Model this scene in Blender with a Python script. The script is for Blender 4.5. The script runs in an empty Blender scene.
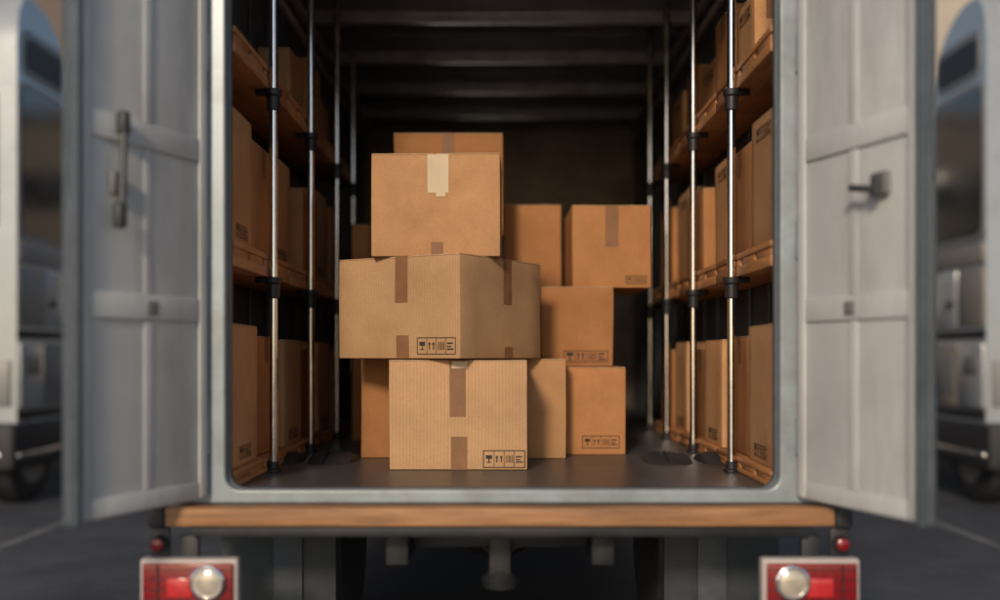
import bpy, bmesh, math, random
from mathutils import Vector, Matrix, noise
random.seed(7)
CZ=1.5                      # eye height
def R(z): return CZ+z
scene=bpy.context.scene
scene.view_settings.view_transform='Standard'; scene.view_settings.look='None'; scene.view_settings.exposure=0
# ------------------------------------------------------------ materials
def mat(name,col,rough=.6,metal=0,nscale=6,namt=.15,bump=.0,bscale=60,stretch=(1,1,1),coat=0,dirt=None,dirt_amt=0,objrand=0,spec=.5,dstretch=None):
    m=bpy.data.materials.new(name); m.use_nodes=True; nt=m.node_tree; N=nt.nodes; L=nt.links
    b=N['Principled BSDF']; b.inputs['Roughness'].default_value=rough; b.inputs['Metallic'].default_value=metal
    b.inputs['Specular IOR Level'].default_value=spec
    if coat: b.inputs['Coat Weight'].default_value=coat; b.inputs['Coat Roughness'].default_value=.1
    tc=N.new('ShaderNodeTexCoord'); mp=N.new('ShaderNodeMapping'); mp.inputs['Scale'].default_value=stretch
    L.new(tc.outputs['Object'],mp.inputs['Vector'])
    vec=mp.outputs['Vector']
    oi=N.new('ShaderNodeObjectInfo')
    ad=N.new('ShaderNodeVectorMath'); ad.operation='ADD'; L.new(vec,ad.inputs[0])
    ml=N.new('ShaderNodeMath'); ml.operation='MULTIPLY'; ml.inputs[1].default_value=37; L.new(oi.outputs['Random'],ml.inputs[0]); L.new(ml.outputs[0],ad.inputs[1])
    vec=ad.outputs[0]
    n=N.new('ShaderNodeTexNoise'); n.inputs['Scale'].default_value=nscale; n.inputs['Detail'].default_value=6; n.inputs['Roughness'].default_value=.62
    L.new(vec,n.inputs['Vector'])
    mr=N.new('ShaderNodeMapRange'); mr.inputs[1].default_value=.3; mr.inputs[2].default_value=.7; mr.inputs[3].default_value=1-namt; mr.inputs[4].default_value=1+namt
    L.new(n.outputs['Fac'],mr.inputs[0]); fac=mr.outputs[0]
    if objrand:
        m2=N.new('ShaderNodeMapRange'); m2.inputs[3].default_value=1-objrand; m2.inputs[4].default_value=1+objrand; L.new(oi.outputs['Random'],m2.inputs[0])
        mm=N.new('ShaderNodeMath'); mm.operation='MULTIPLY'; L.new(fac,mm.inputs[0]); L.new(m2.outputs[0],mm.inputs[1]); fac=mm.outputs[0]
    vm=N.new('ShaderNodeVectorMath'); vm.operation='SCALE'; vm.inputs[0].default_value=col[:3]; L.new(fac,vm.inputs['Scale'])
    out=vm.outputs[0]
    if dirt:
        dv=vec
        if dstretch:
            mp2=N.new('ShaderNodeMapping'); mp2.inputs['Scale'].default_value=dstretch; L.new(vec,mp2.inputs['Vector']); dv=mp2.outputs['Vector']
        d=N.new('ShaderNodeTexNoise'); d.inputs['Scale'].default_value=2.3; d.inputs['Detail'].default_value=9; d.inputs['Roughness'].default_value=.7; L.new(dv,d.inputs['Vector'])
        r=N.new('ShaderNodeMapRange'); r.inputs[1].default_value=.48; r.inputs[2].default_value=.72; r.inputs[4].default_value=dirt_amt; L.new(d.outputs['Fac'],r.inputs[0])
        mx=N.new('ShaderNodeMix'); mx.data_type='RGBA'; L.new(r.outputs[0],mx.inputs[0]); L.new(out,mx.inputs[6]); mx.inputs[7].default_value=(*dirt,1); out=mx.outputs[2]
    L.new(out,b.inputs['Base Color'])
    rr=N.new('ShaderNodeMapRange'); rr.inputs[3].default_value=max(0,rough-.1); rr.inputs[4].default_value=min(1,rough+.12); L.new(n.outputs['Fac'],rr.inputs[0]); L.new(rr.outputs[0],b.inputs['Roughness'])
    if bump:
        n2=N.new('ShaderNodeTexNoise'); n2.inputs['Scale'].default_value=bscale; n2.inputs['Detail'].default_value=4; L.new(vec,n2.inputs['Vector'])
        bp=N.new('ShaderNodeBump'); bp.inputs['Strength'].default_value=bump; bp.inputs['Distance'].default_value=.01
        L.new(n2.outputs['Fac'],bp.inputs['Height']); L.new(bp.outputs[0],b.inputs['Normal'])
    return m
def cardboard(name,col,flute=0):
    m=mat(name,col,.88,0,3.0,.11,.2,90,objrand=.14,spec=.15,dirt=(col[0]*.64,col[1]*.56,col[2]*.5),dirt_amt=.45)
    nt=m.node_tree; N=nt.nodes; L=nt.links; b=N['Principled BSDF']
    src=b.inputs['Base Color'].links[0].from_socket
    tc=N.new('ShaderNodeTexCoord'); sp=N.new('ShaderNodeSeparateXYZ'); L.new(tc.outputs['Object'],sp.inputs[0])
    a=N.new('ShaderNodeMath'); a.operation='ADD'; L.new(sp.outputs[0],a.inputs[0]); L.new(sp.outputs[1],a.inputs[1])
    s=N.new('ShaderNodeMath'); s.operation='MULTIPLY'; s.inputs[1].default_value=2*math.pi/(.0175 if flute else .012); L.new(a.outputs[0],s.inputs[0])
    c=N.new('ShaderNodeMath'); c.operation='SINE'; L.new(s.outputs[0],c.inputs[0])
    r=N.new('ShaderNodeMapRange'); r.inputs[1].default_value=-1; r.inputs[2].default_value=1
    r.inputs[3].default_value=.93 if flute else .98; r.inputs[4].default_value=1.03 if flute else 1.01; L.new(c.outputs[0],r.inputs[0])
    fn=N.new('ShaderNodeTexNoise'); fn.inputs['Scale'].default_value=140; fn.inputs['Detail'].default_value=3; L.new(tc.outputs['Object'],fn.inputs['Vector'])
    fr=N.new('ShaderNodeMapRange'); fr.inputs[1].default_value=.3; fr.inputs[2].default_value=.7; fr.inputs[3].default_value=.93; fr.inputs[4].default_value=1.07; L.new(fn.outputs['Fac'],fr.inputs[0])
    q=N.new('ShaderNodeMath'); q.operation='MULTIPLY'; L.new(r.outputs[0],q.inputs[0]); L.new(fr.outputs[0],q.inputs[1])
    v=N.new('ShaderNodeVectorMath'); v.operation='SCALE'; L.new(src,v.inputs[0]); L.new(q.outputs[0],v.inputs['Scale']); L.new(v.outputs[0],b.inputs['Base Color'])
    return m
KRAFT=cardboard('kraft_cardboard',(.53,.295,.145))
KRAFTF=cardboard('fluted_cardboard',(.55,.335,.18),1)
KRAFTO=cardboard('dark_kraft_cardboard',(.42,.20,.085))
EDGE=mat('worn_carton_edge',(.60,.42,.26),.9,0,20,.2,spec=.1)
TAPE=mat('brown_packing_tape',(.24,.12,.058),.55,0,8,.15,spec=.3)
PAPER=mat('cream_paper_label',(.62,.49,.33),.7,0,5,.1)
INK=mat('black_print_ink',(.035,.025,.02),.8,0,40,.3)
WOOD=mat('plywood_shelf_wood',(.46,.21,.085),.55,0,5,.30,.15,30,stretch=(6,.8,6),dirt=(.22,.10,.045),dirt_amt=.5)
BEAMW=mat('varnished_beam_wood',(.36,.18,.08),.6,0,4,.35,.15,30,stretch=(.6,5,7),dirt=(.11,.06,.032),dirt_amt=.9)
STEEL=mat('polished_steel_tube',(.76,.75,.75),.16,1,12,.06)
GALV=mat('galvanised_rib_steel',(.62,.59,.58),.35,.25,5,.25)
DARK=mat('black_rubber',(.022,.023,.026),.6,0,10,.2,.1,50)
HANDLE=mat('door_handle_metal',(.07,.075,.08),.4,.3,10,.2)
COLLAR=mat('black_clamp',(.03,.03,.035),.4,.3,10,.2)
LINER=mat('dark_wall_liner',(.085,.095,.115),.38,.2,3,.3)
BACKM=mat('bulkhead_slats',(.36,.28,.23),.42,.1,3,.3)
CEIL=mat('ceiling_panel',(.24,.27,.33),.35,.2,3,.3)
FLOORM=mat('steel_deck_floor',(.085,.085,.088),.36,.2,4,.25,.08,40,dirt=(.13,.12,.11),dirt_amt=.6)
DOORP=mat('white_door_paint',(.60,.61,.61),.45,0,3,.07,.03,20,dirt=(.33,.31,.29),dirt_amt=.55,dstretch=(1.5,1.5,.35))
FRAMEP=mat('grey_frame_paint',(.31,.36,.39),.35,.2,5,.12,dirt=(.17,.16,.15),dirt_amt=.6)
SEAL=mat('door_seal_rubber',(.075,.095,.115),.5,0,8,.2)
CHASSIS=mat('chassis_paint',(.02,.022,.026),.5,.2,6,.3,.1,30,dirt=(.07,.06,.05),dirt_amt=.5)
FLAP=mat('mud_flap_rubber',(.035,.042,.05),.6,0,6,.3,.1,30,dirt=(.09,.085,.08),dirt_amt=.5)
FLAPG=mat('flap_bracket_grey',(.07,.08,.095),.6,0,6,.3)
REDL=mat('red_lens',(.22,.008,.012),.2,0,60,.25,coat=.4)
REDB=mat('bright_red_lens',(.55,.03,.035),.2,0,60,.2,coat=.4)
RIMW=mat('lamp_rim_plastic',(.48,.42,.40),.35,0,20,.1,dirt=(.2,.16,.14),dirt_amt=.5)
CLEARL=mat('clear_lens',(.58,.51,.42),.15,.3,30,.12,coat=.8)
CHROME=mat('chrome',(.75,.75,.76),.15,1,10,.05)
WHITEP=mat('cab_white_paint',(.36,.39,.41),.28,.1,3,.06,coat=.5,dirt=(.25,.25,.25),dirt_amt=.25)
GREYP=mat('cab_grey_trim',(.21,.21,.21),.45,.1,4,.12)
BEIGEP=mat('cab_beige_trim',(.28,.25,.22),.45,.1,4,.12)
GLASS=mat('dark_window_glass',(.012,.016,.022),.08,0,2,.1,coat=.2)
TRAILD=mat('brown_trailer_side',(.10,.07,.055),.6,0,4,.2)
TRAILL=mat('cream_trailer_side',(.42,.36,.29),.6,0,4,.12)
# ------------------------------------------------------------ mesh builder
class MB:
    def __init__(s): s.bm=bmesh.new(); s.mats=[]
    def mi(s,m):
        if m not in s.mats: s.mats.append(m)
        return s.mats.index(m)
    def merge(s,t,m,M=None):
        if M is not None: bmesh.ops.transform(t,matrix=M,verts=t.verts)
        i=s.mi(m)
        bmesh.ops.recalc_face_normals(t,faces=t.faces)
        for f in t.faces: f.material_index=i
        me=bpy.data.meshes.new('t'); t.to_mesh(me); t.free(); s.bm.from_mesh(me); bpy.data.meshes.remove(me)
    def box(s,x0,x1,y0,y1,z0,z1,m,bev=0,cut=0,M=None,seg=2,edge=None):
        t=bmesh.new(); bmesh.ops.create_cube(t,size=1)
        x0,x1=min(x0,x1),max(x0,x1)
        for v in t.verts: v.co=Vector((x0+(v.co.x+.5)*(x1-x0),y0+(v.co.y+.5)*(y1-y0),z0+(v.co.z+.5)*(z1-z0)))
        if bev: bmesh.ops.bevel(t,geom=t.edges[:],offset=bev,segments=seg,affect='EDGES',profile=.5)
        if cut:
            bmesh.ops.subdivide_edges(t,edges=[e for e in t.edges if e.calc_length()>.1],cuts=cut,use_grid_fill=True)
        s.merge(t,m,M)
    def prism(s,pts,axis,a0,a1,m,bev=0,M=None):
        t=bmesh.new()
        def P(p,a):
            return {'x':(a,p[0],p[1]),'y':(p[0],a,p[1]),'z':(p[0],p[1],a)}[axis]
        A=[t.verts.new(P(p,a0)) for p in pts]; B=[t.verts.new(P(p,a1)) for p in pts]
        t.faces.new(A); t.faces.new(B[::-1]); n=len(pts)
        for i in range(n): t.faces.new((A[i],B[i],B[(i+1)%n],A[(i+1)%n]))
        if bev: bmesh.ops.bevel(t,geom=[e for e in t.edges if len(e.link_faces)==2 and e.calc_face_angle(0)>.6],offset=bev,segments=3,affect='EDGES',profile=.5)
        s.merge(t,m,M)
    def lathe(s,c,axis,prof,m,seg=32,M=None):
        t=bmesh.new(); rings=[]
        for r,a in prof:
            ring=[]
            for k in range(seg):
                th=2*math.pi*k/seg; u,w=r*math.cos(th),r*math.sin(th)
                p={'x':(a,u,w),'y':(u,a,w),'z':(u,w,a)}[axis]
                ring.append(t.verts.new((c[0]+p[0],c[1]+p[1],c[2]+p[2])))
            rings.append(ring)
        for i in range(len(rings)-1):
            for k in range(seg): t.faces.new((rings[i][k],rings[i][(k+1)%seg],rings[i+1][(k+1)%seg],rings[i+1][k]))
        t.faces.new(rings[0]); t.faces.new(rings[-1][::-1])
        s.merge(t,m,M)
    def cyl(s,c,axis,r,a0,a1,m,seg=20,M=None): s.lathe(c,axis,[(r*.9,a0),(r,a0+r*.1),(r,a1-r*.1),(r*.9,a1)],m,seg,M)
    def tube(s,p,q,r,m,seg=14):
        p,q=Vector(p),Vector(q); d=q-p; M=Matrix.Translation(p)@d.to_track_quat('Z','Y').to_matrix().to_4x4()
        s.lathe((0,0,0),'z',[(r,0),(r,d.length)],m,seg,M)
    def done(s,name,parent=None,loc=(0,0,0),rot=0,disp=None):
        if disp:
            for v in s.bm.verts: v.co+=disp(v.co)
        me=bpy.data.meshes.new(name); s.bm.to_mesh(me); s.bm.free()
        for m in s.mats: me.materials.append(m)
        for p in me.polygons: p.use_smooth=True
        me.set_sharp_from_angle(angle=math.radians(32))
        o=bpy.data.objects.new(name,me); scene.collection.objects.link(o)
        o.location=loc; o.rotation_euler=(0,0,rot)
        if parent: o.parent=parent
        return o
def empty(name,loc=(0,0,0)):
    e=bpy.data.objects.new(name,None); e.location=loc; e.empty_display_size=.2; scene.collection.objects.link(e); return e
# ------------------------------------------------------------ cartons
def carton(x,y,z,w,d,h,rot=0,m=KRAFT,top=.25,bot=.14,off=0,tw=.082,label=None,paper=None,extra=(),wob=.006):
    """x,y = centre, z = base. label=(face,a,b,width,height)"""
    b=MB(); H=h-.005
    b.box(-w/2,w/2,-d/2,d/2,0,H-.0002,m,.006,5)
    g=.003
    for sgn in(-1,1):
        x0,x1=(-w/2+.001,off-g) if sgn<0 else (off+g,w/2-.001)
        b.box(x0,x1,-d/2-.0006,d/2+.0006,H+.0003,h-.0008,EDGE,.0012,5)
        b.box(x0,x1,-d/2+.002,d/2-.002,h-.0007,h,m,0,5)
    def patch(face,a0,a1,b0,b1,mm,o=.0016):
        t=bmesh.new(); nx=max(1,int(abs(a1-a0)/.07)); ny=max(1,int(abs(b1-b0)/.07)); grid=[]
        def P(a,c):
            if face=='-y': return (a,-d/2-o,c)
            if face=='+y': return (-a,d/2+o,c)
            if face=='+x': return (w/2+o,a,c)
            if face=='-x': return (-w/2-o,-a,c)
            return (a,c,h+o)
        for i in range(nx+1):
            grid.append([t.verts.new(P(a0+(a1-a0)*i/nx,b0+(b1-b0)*j/ny)) for j in range(ny+1)])
        for i in range(nx):
            for j in range(ny): t.faces.new((grid[i][j],grid[i+1][j],grid[i+1][j+1],grid[i][j+1]))
        idx=b.mi(mm)
        for f in t.faces: f.material_index=idx
        me=bpy.data.meshes.new('t'); t.to_mesh(me); t.free(); b.bm.from_mesh(me); bpy.data.meshes.remove(me)
    for face in('-y','+y'):
        if top: patch(face,off-tw/2,off+tw/2,h-top,h+.001,TAPE)
        if bot: patch(face,off-tw/2+.006,off+tw/2+.006,.0,bot,TAPE)
    if top: patch('top',off-tw/2,off+tw/2,-d/2,d/2,TAPE)
    for e in extra: patch(e[0],e[1],e[2],e[3],e[4],e[5] if len(e)>5 else TAPE,.0018)
    if paper:
        f,a,c,pw,ph=paper
        patch(f,a-pw/2,a+pw/2,c-ph/2,c+ph/2,PAPER,.0032)
        patch(f,a-pw*.1,a+pw*.35,c-ph/2-.02,c-ph/2+.03,PAPER,.004)
    if label:
        f,a,c,lw,lh=label; t=.0045; o=.0024
        a0,a1,c0,c1=a-lw/2,a+lw/2,c-lh/2,c+lh/2
        patch(f,a0,a1,c0,c0+t,INK,o); patch(f,a0,a1,c1-t,c1,INK,o)
        patch(f,a0,a0+t,c0+t,c1-t,INK,o); patch(f,a1-t,a1,c0+t,c1-t,INK,o)
        n=4; cw=(lw-2*t)/n
        for k in range(n):
            q=a0+t+cw*k
            if k: patch(f,q-.0012,q+.0012,c0+t,c1-t,INK,o)
            mid=q+cw/2; s=min(cw,lh)*1.1
            if k%4==0:
                patch(f,mid-s*.28,mid+s*.28,c+s*.02,c+s*.34,INK,o); patch(f,mid-s*.05,mid+s*.05,c-s*.26,c+s*.02,INK,o); patch(f,mid-s*.2,mid+s*.2,c-s*.33,c-s*.26,INK,o)
            elif k%4==1:
                for e in(-.2,.2):
                    patch(f,mid+s*(e-.05),mid+s*(e+.05),c-s*.3,c+s*.15,INK,o); patch(f,mid+s*(e-.13),mid+s*(e+.13),c+s*.12,c+s*.2,INK,o); patch(f,mid+s*(e-.07),mid+s*(e+.07),c+s*.2,c+s*.28,INK,o)
            elif k%4==2:
                for e in(-.3,-.16,-.04,.06,.2,.3): patch(f,mid+s*e,mid+s*(e+.05),c-s*.32,c+s*.32,INK,o)
            else:
                patch(f,mid-s*.32,mid+s*.32,c-s*.32,c-s*.2,INK,o); patch(f,mid-s*.32,mid+s*.1,c-.1*s,c,INK,o); patch(f,mid-s*.32,mid+s*.25,c+.15*s,c+.28*s,INK,o)
    sd=Vector((random.random()*50,random.random()*50,random.random()*50))
    def disp(co):
        v=noise.noise_vector(co*2.2+sd)*wob
        v.z*=.35*min(1,co.z/.1); return v
    return b.done('cardboard_box',None,(x,y,z),rot,disp)
def cart(x0,x1,y0,dep,z0,z1,**k):
    k.setdefault('rot',0)
    return carton((x0+x1)/2,y0+dep/2,R(z0),x1-x0,dep,z1-z0,**k)
# hero stack
cart(-.569,.138,5.28,.50,-.588,-.026,m=KRAFTF,top=.29,bot=.17,label=('-y',.235,.055,.215,.09),extra=(('-y',-.03,.05,.52,.556,PAPER),))
cart(-.25,.374,5.86,.44,-.588,-.022,m=KRAFT,top=.2,rot=.0)
cart(-.80,-.27,5.90,.5,-.588,-.024,m=KRAFTO,rot=.02)
cart(.39,.74,6.08,.5,-.588,-.07,m=KRAFTO,top=0,bot=0,label=('-y',.03,.075,.22,.075))
carton(-.319,5.705,R(-.018),.79,.816,.53,rot=math.radians(-32),m=KRAFTF,top=.24,bot=.12,off=.03,label=('-y',.25,.065,.24,.088),
       extra=(('+x',.0,.085,.29,.531),('+x',.02,.10,.0,.06)))
cart(-.665,.005,5.36,.52,.514,1.05,m=KRAFT,top=0,bot=.075,tw=.062,paper=('-y',.015,.43,.11,.20),rot=math.radians(-1))
# behind
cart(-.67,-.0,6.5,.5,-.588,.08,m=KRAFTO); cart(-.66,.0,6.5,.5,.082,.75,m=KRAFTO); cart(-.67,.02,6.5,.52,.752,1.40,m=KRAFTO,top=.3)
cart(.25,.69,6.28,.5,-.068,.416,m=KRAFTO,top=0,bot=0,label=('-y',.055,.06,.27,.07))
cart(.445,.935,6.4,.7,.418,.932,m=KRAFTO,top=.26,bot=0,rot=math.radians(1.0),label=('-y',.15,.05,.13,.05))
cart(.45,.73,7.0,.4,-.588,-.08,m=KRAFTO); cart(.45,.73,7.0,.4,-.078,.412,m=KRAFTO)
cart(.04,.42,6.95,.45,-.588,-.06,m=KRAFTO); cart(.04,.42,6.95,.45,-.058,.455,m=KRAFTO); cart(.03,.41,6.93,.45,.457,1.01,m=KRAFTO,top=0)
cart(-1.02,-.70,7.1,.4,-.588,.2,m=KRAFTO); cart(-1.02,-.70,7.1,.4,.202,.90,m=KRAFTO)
# shelf cartons
SX={-1:0.0,1:.025}
def shelf_row(s,base,hs,y0,y1,lens,jit):
    y=y0; i=0
    while i<len(lens) and y+lens[i]<y1:
        l=lens[i]; h=hs[i%len(hs)]; face=1.205+SX[s]+jit[i%len(jit)]; dep=1.48-face
        mm=[KRAFT,KRAFTO,KRAFT,KRAFTO][i%4]
        lab=None; fc='+x' if s<0 else '-x'
        if i%2==0: lab=(fc,0,(h-.08 if (s>0 and base>0) else .06),min(.24,l*.6),.06)
        carton(s*(face+dep/2),y+l/2,R(base)+.001,dep,l,h,rot=s*random.uniform(-.025,.025),m=mm,top=.0 if i%3 else .15,bot=0,off=0,tw=.05,label=lab,
               extra=() if i%2==0 else ((fc,-.04,.04,h-.14,h),))
        y+=l+random.uniform(.03,.11); i+=1
for s in(-1,1):
    shelf_row(s,-.514,[.655,.61,.60,.55,.6,.55],4.60,8.05,[.52,.46,.50,.46,.48,.44],[0,.03,.0,.04,.01])
    shelf_row(s,.511,[.61,.55,.60,.50,.6,.55],4.60,8.05,[.42,.55,.46,.50,.52,.44],[.0,.02,.05,.0,.03])
    shelf_row(s,1.461,[.42,.5,.36,.45,.4],6.3 if s<0 else 5.3,8.05,[.40,.42,.44,.42,.44],[.08,.06,.08])
# ------------------------------------------------------------ shelves
for s in(-1,1):
    e=empty('cargo_shelf_rack')
    ys=[5.22,6.25,7.25,8.05]
    for nm,zb,zt in(('lower_shelf',.395,.51),('upper_shelf',1.345,1.46),('floor_pallet',-.588,-.515)):
        b=MB(); x0,x1=1.172+SX[s],1.485
        for k in range(3):
            ya,yb=4.56+k*1.17,4.56+k*1.17+1.162
            th=.05 if nm!='floor_pallet' else .022
            b.box(s*x0,s*x1,ya,yb,R(zb),R(zb+th),WOOD,.004)
            for q in range(4):
                yy=ya+.02+q*(yb-ya-.28)/3
                tt=zt-.0285 if nm!='floor_pallet' else zt-.0205
                b.box(s*(x0+.006),s*(x0+.10),yy,yy+.24,R(zb+th+.0005),R(tt),WOOD,.004)
                b.box(s*(x1-.10),s*(x1-.01),yy,yy+.24,R(zb+th+.0005),R(tt),WOOD,.004)
            for q in range(3):
                st=(x1-x0)/3; xa=x0+q*st
                b.box(s*xa,s*(xa+st-.008),ya-.004*(q%2),yb+.004*(q%2),R(zt-(.028 if nm!='floor_pallet' else .02)),R(zt),WOOD,.004)
        b.done(nm,e)
    for i,y in enumerate(ys):
        b=MB(); X=s*(1.148+SX[s])
        b.cyl((X,y,0),'z',.0215,R(-.585),R(2.55),STEEL,20)
        for z in(1.345,.395):
            b.lathe((X,y,R(z)),'z',[(.022,-.11),(.032,-.105),(.034,-.04),(.042,-.03),(.044,-.002)],COLLAR,20)
            b.box(X-s*.04,X+s*.09,y-.016,y+.016,R(z-.030),R(z-.002),COLLAR,.003)
        b.lathe((X,y,R(-.588)),'z',[(.042,.0),(.042,.01),(.028,.014),(.028,.05)],COLLAR,20)
        b.done('post',e)
# ------------------------------------------------------------ box truck
T=empty('box_truck')
Y0,Y1=4.5,11.6; W=1.52; ZF=-.59; ZT=2.60
b=MB()
b.box(-W,W,Y0+.02,Y1,R(ZF-.10),R(ZF),FLOORM)
b.done('cargo_floor',T)
b=MB()
for s in(-1,1):
    b.box(s*(W-.015),s*W,Y0+.04,Y1,R(ZF)+.001,R(ZT),LINER)
    b.box(s*(W+.002),s*(W+.03),Y0+.04,Y1,R(ZF-.1),R(ZT+.05),DOORP)
    y=Y0+.3
    while y<Y1: b.box(s*(W-.033),s*(W-.017),y,y+.06,R(ZF)+.003,R(ZT-.1),LINER,.004); y+=.45
    b.box(s*(W-.07),s*(W-.035),Y0+.05,Y1-.05,R(2.34),R(2.39),GALV,.004)
    b.box(s*(W-.09),s*(W-.035),Y0+.05,Y1-.05,R(2.50),R(2.54),GALV,.004)
b.done('side_walls',T)
b=MB()
b.box(-W+.02,W-.02,Y1-.05,Y1,R(ZF)+.002,R(ZT),BACKM)
z=ZF+.05
while z<ZT-.1:
    b.box(-W+.06,W-.06,Y1-.085,Y1-.052,R(z),R(z+.085),BACKM,.015); z+=.13
b.box(-W,W,Y1+.002,Y1+.03,R(ZF-.1),R(ZT+.05),WHITEP)
b.done('bulkhead',T)
b=MB()
b.box(-W+.02,W-.02,Y0+.04,Y1-.09,R(ZT-.01),R(ZT+.02),CEIL)
b.box(-W-.03,W+.03,Y0+.03,Y1+.04,R(ZT+.052),R(ZT+.08),WHITEP)
for y in(5.75,6.77,7.79,8.83,9.85,10.85):
    b.box(-W+.05,W-.05,y-.06,y+.06,R(ZT-.05),R(ZT-.012),GALV,.006)
    b.box(-W+.05,W-.05,y-.06,y-.04,R(ZT-.115),R(ZT-.05),GALV,.004)
    b.box(-W+.05,W-.05,y-.085,y-.0605,R(ZT-.13),R(ZT-.112),STEEL,.004)
    for x in(-1.0,-.35,.35,1.0): b.box(x-.03,x+.03,y-.066,y-.0605,R(ZT-.10),R(ZT-.075),GALV,.002)
    b.box(-W+.05,W-.05,y+.47,y+.50,R(ZT-.04),R(ZT-.012),CEIL,.004)
b.done('roof',T)
def rrect(xl,xr,z0,z1,r,n=6):
    pts=[]
    for cx,cz,a in((xr-r,z1-r,0),(-xl+r,z1-r,90),(-xl+r,z0+r,180),(xr-r,z0+r,270)):
        for k in range(n+1):
            t=math.radians(a+90*k/n); pts.append((cx+r*math.cos(t),cz+r*math.sin(t)))
    return pts
def ring(name,inner,outer,y,dep,m,bev):
    cu=bpy.data.curves.new(name,'CURVE'); cu.dimensions='2D'; cu.fill_mode='BOTH'; cu.extrude=dep/2; cu.bevel_depth=bev; cu.bevel_resolution=2
    for pts in(outer,inner):
        sp=cu.splines.new('POLY'); sp.points.add(len(pts)-1); sp.use_cyclic_u=True
        for p,q in zip(sp.points,pts): p.co=(q[0],q[1],0,1)
    o=bpy.data.objects.new(name,cu); scene.collection.objects.link(o); cu.materials.append(m)
    o.rotation_euler=(math.pi/2,0,0); o.location=(0,y,0); o.parent=T
ring('rear_frame',rrect(1.200,1.222,R(-.592),R(2.46),.07),rrect(1.56,1.56,R(-.635),R(2.69),.02),Y0-.005,.05,FRAMEP,.008)
ring('frame_seal',rrect(1.184,1.206,R(-.585),R(2.44),.07),rrect(1.204,1.226,R(-.6),R(2.47),.075),Y0+.028,.03,SEAL,.004)
# doors
def door(s,Wd):
    b=MB(); z0,z1=R(-.618),R(2.45)
    def B(x0,x1,y0,y1,a,c,m,bev=.006): b.box(s*x0,s*x1,y0,y1,a,c,m,bev)
    B(.0,Wd,-.035,-.002,z0,z1,DOORP,.006)
    B(.0,.05,0,.014,z0+.01,z1,DOORP,.006); B(Wd-.085,Wd-.045,0,.014,z0+.01,z1,DOORP,.006)
    B(Wd-.043,Wd-.024,-.03,.02,z0+.0,z1,FRAMEP,.006)
    B(Wd-.022,Wd,-.05,.03,z0-.010,z1+.01,SEAL,.010)
    B(.052,Wd-.087,0,.012,z0+.008,z0+.08,DOORP,.0055)
    rails=[(z0+.08,z0+.08),(R(.14),R(.24)),(R(.82),R(.92)),(R(1.55),R(1.65)),(z1-.08,z1)]
    for a,c in rails[1:]: B(.052,Wd-.087,0,.012,a,c,DOORP,.0055)
    for i in range(4):
        a=rails[i][1]; c=rails[i+1][0]
        B(.325,.375,0,.005,a+.002,c-.002,DOORP,.0022)
    B(.31,.37,.013,.018,R(.16),R(.215),GREYP,.002)
    xr=.53
    B(xr-.04,xr+.04,.006,.03,R(.61),R(.70),GREYP,.01)
    if s<0: B(xr-.015,xr+.02,.031,.065,R(.60),R(.69),HANDLE,.012); b.tube((s*xr,.055,R(.63)),(s*(xr-.11),.075,R(.65)),.014,HANDLE)
    else:
        b.tube((s*xr,.05,R(.90)),(s*(xr+.025),.06,R(.52)),.013,HANDLE); B(xr-.02,xr+.02,.02,.065,R(.84),R(.93),HANDLE,.012); B(xr+.0,xr+.05,.03,.07,R(.48),R(.58),HANDLE,.014)
    for z in(-.35,.5,1.3,2.1):
        b.cyl((-s*.012,-.012,0),'z',.02,R(z-.08),R(z+.08),FRAMEP,14); B(.0,.16,-.05,-.037,R(z-.04),R(z+.04),FRAMEP,.004)
    return b
b=door(1,.745); b.done('cargo_door',T,(-1.268,4.43,0),-math.radians(113))
b=door(-1,.745); b.done('cargo_door',T,(1.290,4.43,0),math.radians(110))
# wood bumper
b=MB()
b.box(-1.40,1.40,4.30,4.42,R(-.716),R(-.638),BEAMW,.008)
b.box(-1.40,1.40,4.425,4.50,R(-.70),R(-.645),CHASSIS,.004)
for s in(-1,1): b.box(s*1.402,s*1.475,4.295,4.46,R(-.722),R(-.634),DARK,.012)
b.box(-1.30,1.30,4.33,4.43,R(-.765),R(-.718),CHASSIS,.006)
b.done('rear_bumper',T)
# lamps
for s in(-1,1):
    b=MB(); c=s*1.297
    b.box(c-.205,c+.205,4.29,4.36,R(-1.09),R(-.848),RIMW,.014,seg=3)
    b.box(c-.188,c+.188,4.275,4.289,R(-1.075),R(-.866),REDL,.006,seg=3)
    b.box(c+s*.03-.055,c+s*.03+.055,4.265,4.274,R(-1.005),R(-.925),REDB,.004)
    for xx in(-.10,.125): b.box(c+s*xx-.003,c+s*xx+.003,4.268,4.2745,R(-1.07),R(-.872),CHASSIS)
    for k in range(5): b.box(c-.185,c+.185,4.2715,4.2745,R(-1.06+k*.042),R(-1.057+k*.042),CHASSIS)
    cx=s*1.21
    b.lathe((cx,4.262,R(-.942)),'y',[(.072,.010),(.072,-.012),(.064,-.016),(.058,-.006)],CHROME,32)
    b.lathe((cx,4.262,R(-.942)),'y',[(.056,.0),(.055,-.006),(.045,-.011),(.02,-.015),(.004,-.016)],CLEARL,32)
    b.lathe((s*1.43,4.33,R(-.79)),'y',[(.034,.0),(.034,-.02),(.028,-.028)],CHASSIS,20)
    b.lathe((s*1.43,4.30,R(-.79)),'y',[(.027,.0),(.025,-.012),(.012,-.018)],REDL,20)
    b.box(s*1.28,s*1.36,4.37,4.40,R(-1.0),R(-.766),CHASSIS,.005)
    b.box(s*1.39,s*1.47,4.335,4.355,R(-.85),R(-.725),CHASSIS,.005)
    b.done('tail_lamp',T)
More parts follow.
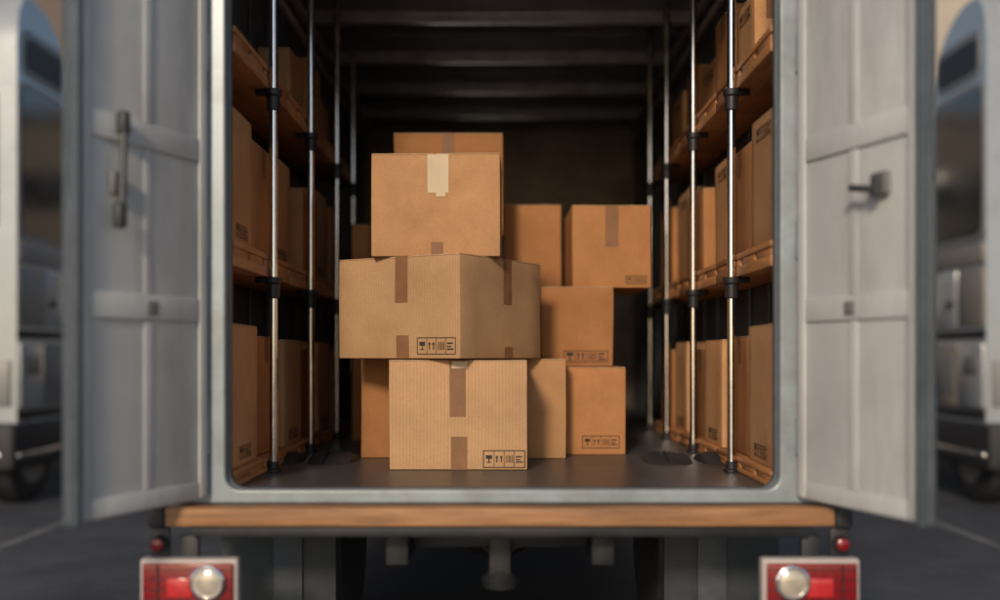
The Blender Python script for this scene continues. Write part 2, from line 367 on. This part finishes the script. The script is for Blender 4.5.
# underside
b=MB()
for s in(-1,1):
    b.box(s*.40,s*.50,4.5,13.6,R(-.92),R(-.70),CHASSIS,.01)
    b.box(s*.80,s*1.36,5.02,5.035,.18,R(-.72),FLAP,.004)
    b.box(s*.96,s*1.10,5.00,5.018,.24,R(-.80),FLAPG,.004)
    for k in range(4):
        L=.62-k*.12
        pts=[]; n=10
        for i in range(n+1):
            yy=-L+2*L*i/n; pts.append((5.75+yy,.62-.03*k+.20*(yy*yy)))
        low=[(p[0],p[1]-.022) for p in pts[::-1]]
        b.prism(pts+low,'x',s*.54,s*.62,CHASSIS)
for y in(4.7,6.4,8.2,10): b.box(-.399,.399,y,y+.08,R(-.88),R(-.75),CHASSIS,.01)
for k in range(12): b.box(-1.45,1.45,4.9+k*.55,4.96+k*.55,R(-.699),R(-.692),CHASSIS)
b.done('chassis_frame',T)
b=MB()
b.lathe((0,5.75,.56),'x',[(.05,-1.25),(.06,-.6),(.065,-.28),(.10,-.22),(.17,-.14),(.19,-.03),(.18,.06),(.13,.16),(.075,.26),(.06,.6),(.05,1.25)],CHASSIS,28)
b.lathe((0,5.56,.56),'y',[(.05,-.10),(.13,-.07),(.155,.0),(.15,.12)],CHASSIS,24)
b.tube((0,5.8,.58),(0,9.5,.75),.05,CHASSIS)
b.tube((-.42,5.2,.76),(.02,5.5,.56),.03,CHASSIS); b.tube((.42,5.2,.76),(.0,5.5,.56),.03,CHASSIS)
b.box(-.05,.05,4.62,4.72,.48,R(-.75),CHASSIS,.012)
b.lathe((0,4.67,.47),'z',[(.02,-.03),(.075,-.02),(.085,.02),(.05,.06)],CHASSIS,24)
pts=[(-.48,R(-.735)),(-.40,R(-.768)),(-.25,R(-.79)),(0,R(-.80)),(.25,R(-.79)),(.40,R(-.768)),(.48,R(-.735))]
b.prism(pts+[(p[0]*.93,p[1]+.018) for p in pts[::-1]],'y',4.46,4.52,CHASSIS)
b.done('rear_axle',T)
def tyre(b,c,r=.48,w=.26,s=1):
    h=w/2
    b.lathe(c,'x',[(r*.55,-h),(r*.62,-h),(r*.9,-h*.98),(r*.97,-h*.85),(r,-h*.6),(r,-.03),(r*.975,-.028),(r*.975,-.015),(r,-.013),(r,h*.6),(r*.97,h*.85),(r*.9,h*.98),(r*.62,h),(r*.55,h)],DARK,40)
    b.lathe(c,'x',[(r*.2,s*h*.3),(r*.5,s*h*.2),(r*.56,s*h*1.01),(r*.6,s*h*1.02)],GREYP,30)
for s in(-1,1):
    for x in(.93,1.23):
        b=MB(); tyre(b,(s*x,5.75,.48),.48,.27,s); b.done('rear_tyre',T)
    b=MB(); tyre(b,(s*1.15,12.7,.48),.48,.29,s); b.done('front_tyre',T)
b=MB()
prof=[(11.8,.55),(13.9,.45),(13.95,1.5),(13.75,2.4),(13.4,3.0),(12.9,3.15),(11.8,3.15)]
b.prism(prof,'x',-1.2,1.2,WHITEP,.06)
for s in(-1,1): b.prism([(12.5,1.7),(13.6,1.7),(13.35,2.6),(12.5,2.6)],'x',s*1.198,s*1.21,GLASS,0)
b.done('truck_cab',T)
# ------------------------------------------------------------ neighbouring trucks
def parked(s,xo,trail,trim):
    E=empty('parked_truck'); X=lambda d: s*(xo+d)
    y=10.0
    b=MB()
    prof=[(0,.62),(0,4.55),(.04,4.85),(.16,5.03),(.40,5.06),(.68,5.0),(.92,4.86),(1.10,4.66),(1.20,4.40),(1.24,4.1),(1.24,.62)]
    b.prism([(y+p,q) for p,q in prof],'x',X(0),X(2.5),WHITEP,.05)
    b.done('cab_body',E)
    b=MB()
    def sl(y0,y1,z0,z1,m,o,bev=.02,t=.02):
        b.box(X(-o-.0),X(t+.0),y+y0,y+y1,z0,z1,m,min(bev,(o+t)*.45))
    def rp(y0,y1,z0,z1,r):
        pts=[]
        for cy,cz,a in((y1-r,z1-r,0),(y0+r,z1-r,90),(y0+r,z0+r,180),(y1-r,z0+r,270)):
            for k in range(6):
                t=math.radians(a+90*k/5); pts.append((y+cy+r*math.cos(t),cz+r*math.sin(t)))
        return pts
    b.prism(rp(.04,1.23,2.62,4.20,.16),'x',X(-.012),X(.05),GREYP)
    b.prism(rp(.07,1.20,2.70,4.13,.13),'x',X(-.020),X(.04),GLASS)
    b.prism(rp(.12,1.10,4.26,4.72,.12),'x',X(-.015),X(.04),GREYP)
    b.prism(rp(.16,1.06,4.32,4.64,.10),'x',X(-.022),X(.03),DARK)
    sl(.03,1.22,2.40,2.60,trim,.02)
    sl(.03,.60,1.78,2.37,trim,.015); sl(.62,1.22,1.78,2.37,WHITEP,.02)
    sl(.0,1.23,1.66,1.75,DARK,.01)
    sl(.02,.55,.98,1.62,WHITEP,.03); sl(.60,1.22,.98,1.62,trim,.02)
    sl(.66,1.16,1.10,1.50,GREYP,.028)
    sl(.1,.45,1.3,1.5,GREYP,.04)
    sl(.02,1.23,.86,.96,DARK,.01)
    sl(.68,.80,2.0,2.06,DARK,.05,.01)
    b.done('cab_side_panels',E)
    b=MB()
    b.box(X(-.03),X(2.53),y-.12,y+1.26,.38,.84,DARK,.05,seg=3)
    b.box(X(-.045),X(.02),y-.05,y+1.2,.50,.55,CHROME,.01)
    b.box(X(.1),X(2.4),y-.14,y-.1,.50,.56,CHROME,.01)
    b.done('bumper_skirt',E)
    b=MB()
    b.box(X(.18),X(2.32),y-.02,y+.03,2.75,4.05,GLASS,.02)
    b.box(X(.5),X(2.0),y-.02,y+.03,1.1,2.3,DARK,.02)
    for k in range(7): b.box(X(.54),X(1.96),y-.035,y-.021,1.2+k*.155,1.26+k*.155,GREYP,.005)
    for q in(.06,2.06): b.box(X(q),X(q+.38),y-.03,y+.03,1.0,1.45,GREYP,.01)
    b.done('cab_front',E)
    for yy in(.55,4.2,8.6,9.9):
        b=MB(); tyre(b,(X(.24),y+yy,.5),.5,.3,-s); tyre(b,(X(2.26),y+yy,.5),.5,.3,s); b.done('wheel',E)
    b=MB()
    b.box(X(.0),X(2.5),y+1.45,y+11.5,1.15,5.6,trail,.03)
    k=0
    while k<19: b.box(X(-.02),X(.0)-s*.001,y+1.7+k*.52,y+1.75+k*.52,1.2,5.5,trail,.005); k+=1
    b.box(X(.6),X(1.9),y+1.0,y+11.3,.7,1.14,CHASSIS,.02)
    b.done('trailer_body',E)
parked(-1,4.69,TRAILD,GREYP)
parked(1,4.72,TRAILL,BEIGEP)
# ------------------------------------------------------------ ground
GM=mat('asphalt',(.062,.066,.074),.6,0,.6,.35,.5,45,dirt=(.11,.11,.115),dirt_amt=.6)
b=MB(); t=bmesh.new(); vs=[t.verts.new(p) for p in((-400,-400,0),(400,-400,0),(400,400,0),(-400,400,0))]; t.faces.new(vs); b.merge(t,GM)
g=b.done('ground')
PAINT=mat('worn_road_paint',(.15,.15,.147),.7,0,8,.4,dirt=(.07,.07,.075),dirt_amt=1)
for x in(-6.4,-3.9,3.9,6.4):
    b=MB(); t=bmesh.new(); vs=[t.verts.new(p) for p in((x-.06,3,.004),(x+.06,3,.004),(x+.06,24,.004),(x-.06,24,.004))]; t.faces.new(vs); b.merge(t,PAINT); b.done('parking_line')
WM=mat('warehouse_cladding',(.30,.25,.20),.6,0,2,.12); WB=mat('warehouse_brick_base',(.22,.13,.09),.8,0,6,.25)
E=empty('warehouse')
b=MB(); b.box(-45,45,42,70,1.2,11,WM); b.box(-45.05,45.05,41.9,70.1,0,1.2,WB)
x=-44.5
while x<45: b.box(x,x+.12,41.93,41.998,1.25,10.6,WM); x+=.9
b.box(-45.3,45.3,41.7,70.3,11,11.5,GREYP); b.done('walls',E)
b=MB()
for k in range(9):
    x=-36+k*9; b.box(x-2,x+2,41.85,41.93,1.25,5,GREYP,.02)
    for q in range(6): b.box(x-1.9,x+1.9,41.80,41.85,1.35+q*.6,1.87+q*.6,WHITEP,.02)
    b.box(x-1.5,x+1.5,41.85,41.93,7.5,8.9,GLASS,.02)
b.done('dock_doors',E)
LEAF=mat('leaf',(.06,.09,.03),.6,0,2,.5); BARK=mat('bark',(.09,.06,.04),.9,0,8,.3,.4,20)
def tree(x,y,h):
    E=empty('deciduous_tree',(x,y,0)); b=MB()
    b.lathe((0,0,0),'z',[(.3,0),(.2,.6),(.15,h*.45),(.06,h*.8)],BARK,10)
    tips=[]
    for k in range(12):
        a=k*2.4; z=h*(.3+.04*k); r=h*.28*(1-.04*k); p=Vector((r*math.cos(a),r*math.sin(a),z+h*.15)); b.tube((0,0,z),p,.05,BARK,6); tips.append(p)
    tips.append(Vector((0,0,h*.85))); b.done('trunk',E)
    t=bmesh.new()
    for p in tips:
        for c in range(7):
            q=p+Vector((random.gauss(0,1),random.gauss(0,1),random.gauss(0,.8)))*h*.08
            for l in range(28):
                w=q+Vector((random.gauss(0,1),random.gauss(0,1),random.gauss(0,.8)))*h*.035
                u=Vector((random.gauss(0,1),random.gauss(0,1),random.gauss(0,1))).normalized()*.13; v=u.orthogonal().normalized()*.09
                t.faces.new([t.verts.new(w+u),t.verts.new(w+v),t.verts.new(w-u),t.verts.new(w-v)])
    bb=MB(); bb.merge(t,LEAF); bb.done('foliage',E)
for x,y,h in((-17,34,10),(-11,37,9),(13,36,10),(20,33,9)): tree(x,y,h)
# ------------------------------------------------------------ light
SE=math.radians(24); dirh=Vector((-.24,-.97)).normalized()
w=bpy.data.worlds.new('World'); scene.world=w; w.use_nodes=True; N=w.node_tree.nodes; L=w.node_tree.links
sky=N.new('ShaderNodeTexSky'); sky.sky_type='NISHITA'; sky.sun_disc=False; sky.sun_elevation=SE; sky.sun_rotation=math.atan2(dirh.x,dirh.y)%(2*math.pi)
L.new(sky.outputs[0],N['Background'].inputs[0]); N['Background'].inputs[1].default_value=.10
sd=bpy.data.lights.new('sun','SUN'); sd.energy=2.25; sd.angle=math.radians(8); sd.color=(1,.82,.62)
so=bpy.data.objects.new('sun',sd); scene.collection.objects.link(so)
src=Vector((dirh.x*math.cos(SE),dirh.y*math.cos(SE),math.sin(SE))); so.rotation_euler=(-src).to_track_quat('-Z','Y').to_euler(); so.location=(0,-10,15)
# ------------------------------------------------------------ camera
cd=bpy.data.cameras.new('camera'); co=bpy.data.objects.new('camera',cd); scene.collection.objects.link(co)
co.location=(0,0,CZ); co.rotation_euler=(math.pi/2,0,0); cd.sensor_width=36; cd.lens=37.08; cd.shift_y=.055; cd.clip_end=1500
cd.dof.use_dof=True; cd.dof.focus_distance=5.4; cd.dof.aperture_fstop=.40
scene.camera=co
